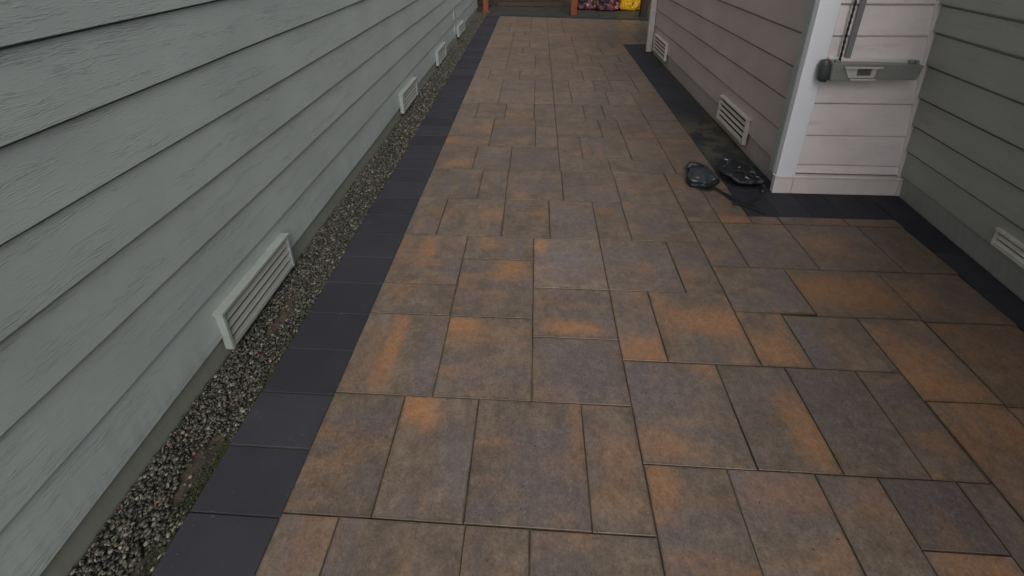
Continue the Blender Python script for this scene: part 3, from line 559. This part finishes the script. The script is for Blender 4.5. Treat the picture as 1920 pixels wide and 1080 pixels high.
bm = bmesh.new(); tube(bm, [(1.846 - 2.18, 2.822 - 2.86, .884 - .93), (1.846 - 2.18, 2.822 - 2.86, .894 - .93), (1.842 - 2.18, 2.823 - 2.86, .94 - .93), (1.838 - 2.18, 2.824 - 2.86, .99 - .93), (1.836 - 2.18, 2.826 - 2.86, 1.018 - .93), (1.836 - 2.18, 2.828 - 2.86, 1.026 - .93)], [.024, .031, .032, .031, .026, .014], 12, 1.1)
fromb('end_cap', bm, M['lampdark'], wl, smooth=True)
for xx in (1.872, 1.905, 2.36, 2.392):
    pt('clip', xx, xx + .020, 2.826, 2.856, .998, 1.020, mat='lampgrey', bev=.004)
cb = bmesh.new(); pts = [(1.940 + .0012 * math.sin(z * 9) + .006 * (1 - z), 2.855 + .001 * math.sin(z * 23), z) for z in np.arange(1.0, 2.55, .008)]
tube(cb, pts, [0.0066 + 0.0014 * math.sin(i * 1.25) for i in range(len(pts))], 7); fromb('power_cable', cb, M['cable'], None, smooth=True, label='black twisted cable running up the pale wall from the light', category='cable')
box('band', 1.975, 2.008, 2.8615, 2.8735, 1.022, 2.55, M['strip'], None, 0.002, label='flat grey conduit beside the black cable on the pale wall', category='band')  # flat grey band up the wall beside the cable

# ------------------------------------------------------------------ knee pads
from mathutils import noise as mn
def pad(name, loc, rot, label, sx, sy, hgt, inverted=False):
    sd_ = 5.0 if inverted else 1.0
    root = empty(name, loc, label, 'knee pad', 'pair of knee pads dropped on the paving'); root.rotation_euler = rot
    def outline(th, k=1.0):
        r = 1 + 0.09 * math.cos(3 * th + .6) + 0.07 * math.cos(5 * th) + .03 * math.cos(9 * th + 1) - 0.05 * math.cos(2 * th); return (sx * k * r * math.cos(th), sy * k * r * math.sin(th))
    def lathe(nm, prof, mat, z0=0.0):
        bm = bmesh.new(); n = 56; rings = []
        for (k, z, w) in prof: rings.append([bm.verts.new((*outline(2 * math.pi * i / n, k), z0 + z + w * math.sin(2 * math.pi * i / n * 2 + 1))) for i in range(n)])
        for a, b in zip(rings, rings[1:]):
            for i in range(n): bm.faces.new((a[i], a[(i + 1) % n], b[(i + 1) % n], b[i]))
        bm.faces.new(rings[0][::-1]); bm.faces.new(rings[-1])
        for v in bm.verts:
            a_ = mn.noise(v.co * 14 + Vector((sd_, 0, 0))); b_ = mn.noise(v.co * 38 + Vector((0, sd_, 0))); kz = min(1.0, v.co.z / .02)
            v.co.z += kz * (.016 * a_ + .008 * b_); v.co.x += .010 * mn.noise(v.co * 20 + Vector((7, 1, 2))); v.co.y += .010 * mn.noise(v.co * 20 + Vector((1, 8, sd_)))
        return fromb(nm, bm, M[mat], root, smooth=True)
    h = hgt
    if not inverted:
        lathe('padding', [(.92, .002, 0), (1.02, .012, 0), (1.04, .030, .002), (.98, .042, .003), (.90, .046, .003)], 'rubber')
        lathe('shell', [(.90, .044, .003), (.95, .052, .004), (.92, .064, .006), (.84, .068, .007), (.78, .054, .003), (.70, h * .80, .004), (.5, h * .97, 0), (.25, h, 0), (.04, h * 1.01, 0)], 'shell')
    else:
        lathe('shell', [(.12, .001, 0), (.45, .006, 0), (.75, .026, 0), (.95, .056, 0), (1.04, .078, .003), (1.03, .088, .003), (.97, .090, .003)], 'rubber')
        lathe('padding', [(.97, .088, .003), (.90, .094, .002), (.80, .088, .004), (.5, .080, -.004), (.2, .078, .003), (.04, .080, 0)], 'foam')
    return root
p1 = pad('knee_pad', (1.275, 3.020, 0.0), (0, 0, R_(-18)), 'black knee pad lying shell up on the tan slabs', 0.112, 0.136, 0.082)
bm = bmesh.new(); tube(bm, [(-.105, .085, .045), (-.085, .118, .058), (-.045, .135, .062), (.0, .128, .060)], [.010, .017, .017, .010], 10); fromb('strap_lug', bm, M['shell'], p1, smooth=True)
for (a, b, c) in ((.085, -.055, .064), (-.07, .115, .070)):
    bm = bmesh.new(); bx(bm, -.014, .014, -.004, .004, 0, .006, .002); k = fromb('buckle', bm, M['buckle'], p1, (a, b, c)); k.rotation_euler = (0, 0, .9)
p2 = pad('knee_pad', (1.545, 3.020, 0.020), (R_(14), R_(10), R_(-34)), 'black knee pad tipped shell down against the taupe wall foot', 0.148, 0.100, 0.095, True)
for (a, b, c, r_) in ((-.125, .045, .100, .3), (-.02, .03, .092, 1.2), (.055, -.05, .098, .1), (.115, .01, .092, .6)):
    bm = bmesh.new(); bx(bm, -.013, .013, -.005, .005, 0, .008, .002); k = fromb('buckle', bm, M['buckle'], p2, (a, b, c)); k.rotation_euler = (.2, .1, r_)
def ribbon(name, pts, w, parent, mat='strap', th=0.25):
    inv = parent.matrix_basis.inverted() if parent else Matrix(); pts = [inv @ Vector(p) for p in spline(pts, 8)]; bm = bmesh.new()
    tube(bm, pts, w, 8, th); return fromb(name, bm, M[mat], parent, smooth=True)
bpy.context.view_layer.update()
ribbon('strap', [(1.30, 2.95, .02), (1.345, 2.895, .012), (1.387, 2.82, .008), (1.429, 2.728, .008), (1.505, 2.66, .008), (1.565, 2.60, .006)], 0.0155, p1, 'strap', .3)
ribbon('strap', [(1.36, 2.86, .010), (1.40, 2.80, .018), (1.434, 2.755, .014), (1.485, 2.715, .012), (1.555, 2.755, .010), (1.625, 2.80, .006)], 0.0115, p1, 'strap', .35)
ribbon('strap', [(1.625, 2.955, .07), (1.675, 2.945, .060), (1.695, 2.91, .030), (1.672, 2.872, .010), (1.650, 2.855, .006)], 0.013, p2, 'strap', .35)
ribbon('strap', [(1.425, 3.08, .08), (1.435, 3.10, .12), (1.455, 3.09, .145), (1.47, 3.075, .12)], 0.009, p2, 'strap', .5)
bm = bmesh.new(); bx(bm, -.016, .016, -.011, .011, 0, .014, .004); k = fromb('buckle', bm, M['rubber'], p1); k.matrix_basis = p1.matrix_basis.inverted() @ Matrix.Translation((1.406, 2.702, .004))
bm = bmesh.new(); bx(bm, -.008, .008, -.011, .011, 0, .006, .002); k = fromb('buckle', bm, M['buckle'], p2); k.matrix_basis = p2.matrix_basis.inverted() @ Matrix.Translation((1.668, 2.872, .012))

ribbon('strap', [(1.175, 2.99, .012), (1.19, 2.93, .014), (1.235, 2.885, .012), (1.29, 2.875, .010), (1.335, 2.90, .012)], 0.010, p1, 'strap', .4)
ribbon('strap', [(1.20, 3.14, .05), (1.235, 3.165, .075), (1.29, 3.15, .08), (1.345, 3.10, .07)], 0.011, p1, 'rubber', .5)
ribbon('strap', [(1.44, 3.03, .06), (1.50, 2.985, .115), (1.56, 2.965, .118), (1.62, 2.925, .09)], 0.009, p2, 'strap', .45)
ribbon('strap', [(1.41, 2.71, .006), (1.46, 2.69, .014), (1.515, 2.70, .010), (1.54, 2.68, .006)], 0.008, p1, 'strap', .4)

# ------------------------------------------------------------------ wooden shelter at the far end and bags under it
sh = empty('wooden_shelter', (0.6, 10.6, 0), 'open wooden shelter on red brown posts at the far end of the path', 'shelter')
def sb(name, x0, x1, y0, y1, z0, z1, mat, **k):
    bm = bmesh.new(); bx(bm, x0 - .6, x1 - .6, y0 - 10.6, y1 - 10.6, z0, z1, .004); return fromb(name, bm, M[mat], sh, **k)
sb('post', -1.262, -1.145, 10.42, 10.54, 0.0, 2.3, 'cedar'); sb('post', 0.752, 0.890, 10.06, 10.20, -.005, 2.3, 'cedar')
k = sb('post', 2.255, 2.395, 9.86, 10.00, -.005, 2.3, 'brownwood'); k['label'] = 'dark unstained post'
sb('post_foot', -1.275, -1.10, 10.37, 10.415, -.01, .035, 'cedar')
sb('beam', -1.4, 3.2, 10.20, 10.34, 2.31, 2.46, 'brownwood')
for i in range(11):
    sb('back_board', -1.6 + i * .46, -1.6 + i * .46 + .452, 11.60, 11.63, -.02, 2.2, 'brownwood')
for i in range(12): sb('roof_board', -1.8 + i * .44, -1.8 + i * .44 + .434, 9.95, 11.9, 2.47, 2.50, 'roof')  # unseen roof added to keep the far end in shade
sb('sleeper', -1.0, 0.70, 11.25, 11.43, -.005, .10, 'brownwood')
def bag(name, x0, x1, y0, y1, z0, z1, mat, label, sd):
    bm = bmesh.new(); bmesh.ops.create_cube(bm, size=2.0); bmesh.ops.subdivide_edges(bm, edges=bm.edges[:], cuts=9, use_grid_fill=True); rs = random.Random(sd); ph = [rs.uniform(0, 6) for _ in range(6)]
    cx, cy, a, b, h = (x0 + x1) / 2, (y0 + y1) / 2, (x1 - x0) / 2, (y1 - y0) / 2, z1 - z0
    for v in bm.verts:
        x_, y_, z_ = v.co; k = 1 - 0.12 * (x_ ** 4) * (y_ ** 4) - .04 * z_ ** 6
        w = .03 * math.sin(5 * x_ + ph[0]) * math.sin(4 * z_ + ph[1]) + .02 * math.sin(11 * x_ + 7 * z_ + ph[2])
        v.co = (a * x_ * (k + w), b * y_ * (k + w), max(0, h * (.5 + .5 * z_ * (1 - .12 * (x_ ** 2) * (y_ ** 2) - .05 * x_ ** 4 + w))))
    o = fromb(name, bm, M[mat], None, (cx, cy, z0), smooth=True, label=label, category='bag', group='plastic sacks stored under the shelter'); return o
bag('plastic_sack', 1.93, 2.44, 10.66, 11.1, -.005, .44, 'bag_y', 'bright yellow plastic sack under the shelter next to the dark post', 1)
bag('plastic_sack', 1.38, 1.94, 10.58, 11.05, -.005, .36, 'bag_d', 'maroon and black printed sack slumped against the yellow one', 2)
bag('plastic_sack', 0.93, 1.44, 10.72, 11.2, -.005, .33, 'bag_d', 'blackish plastic sack right behind the middle red brown post', 3)
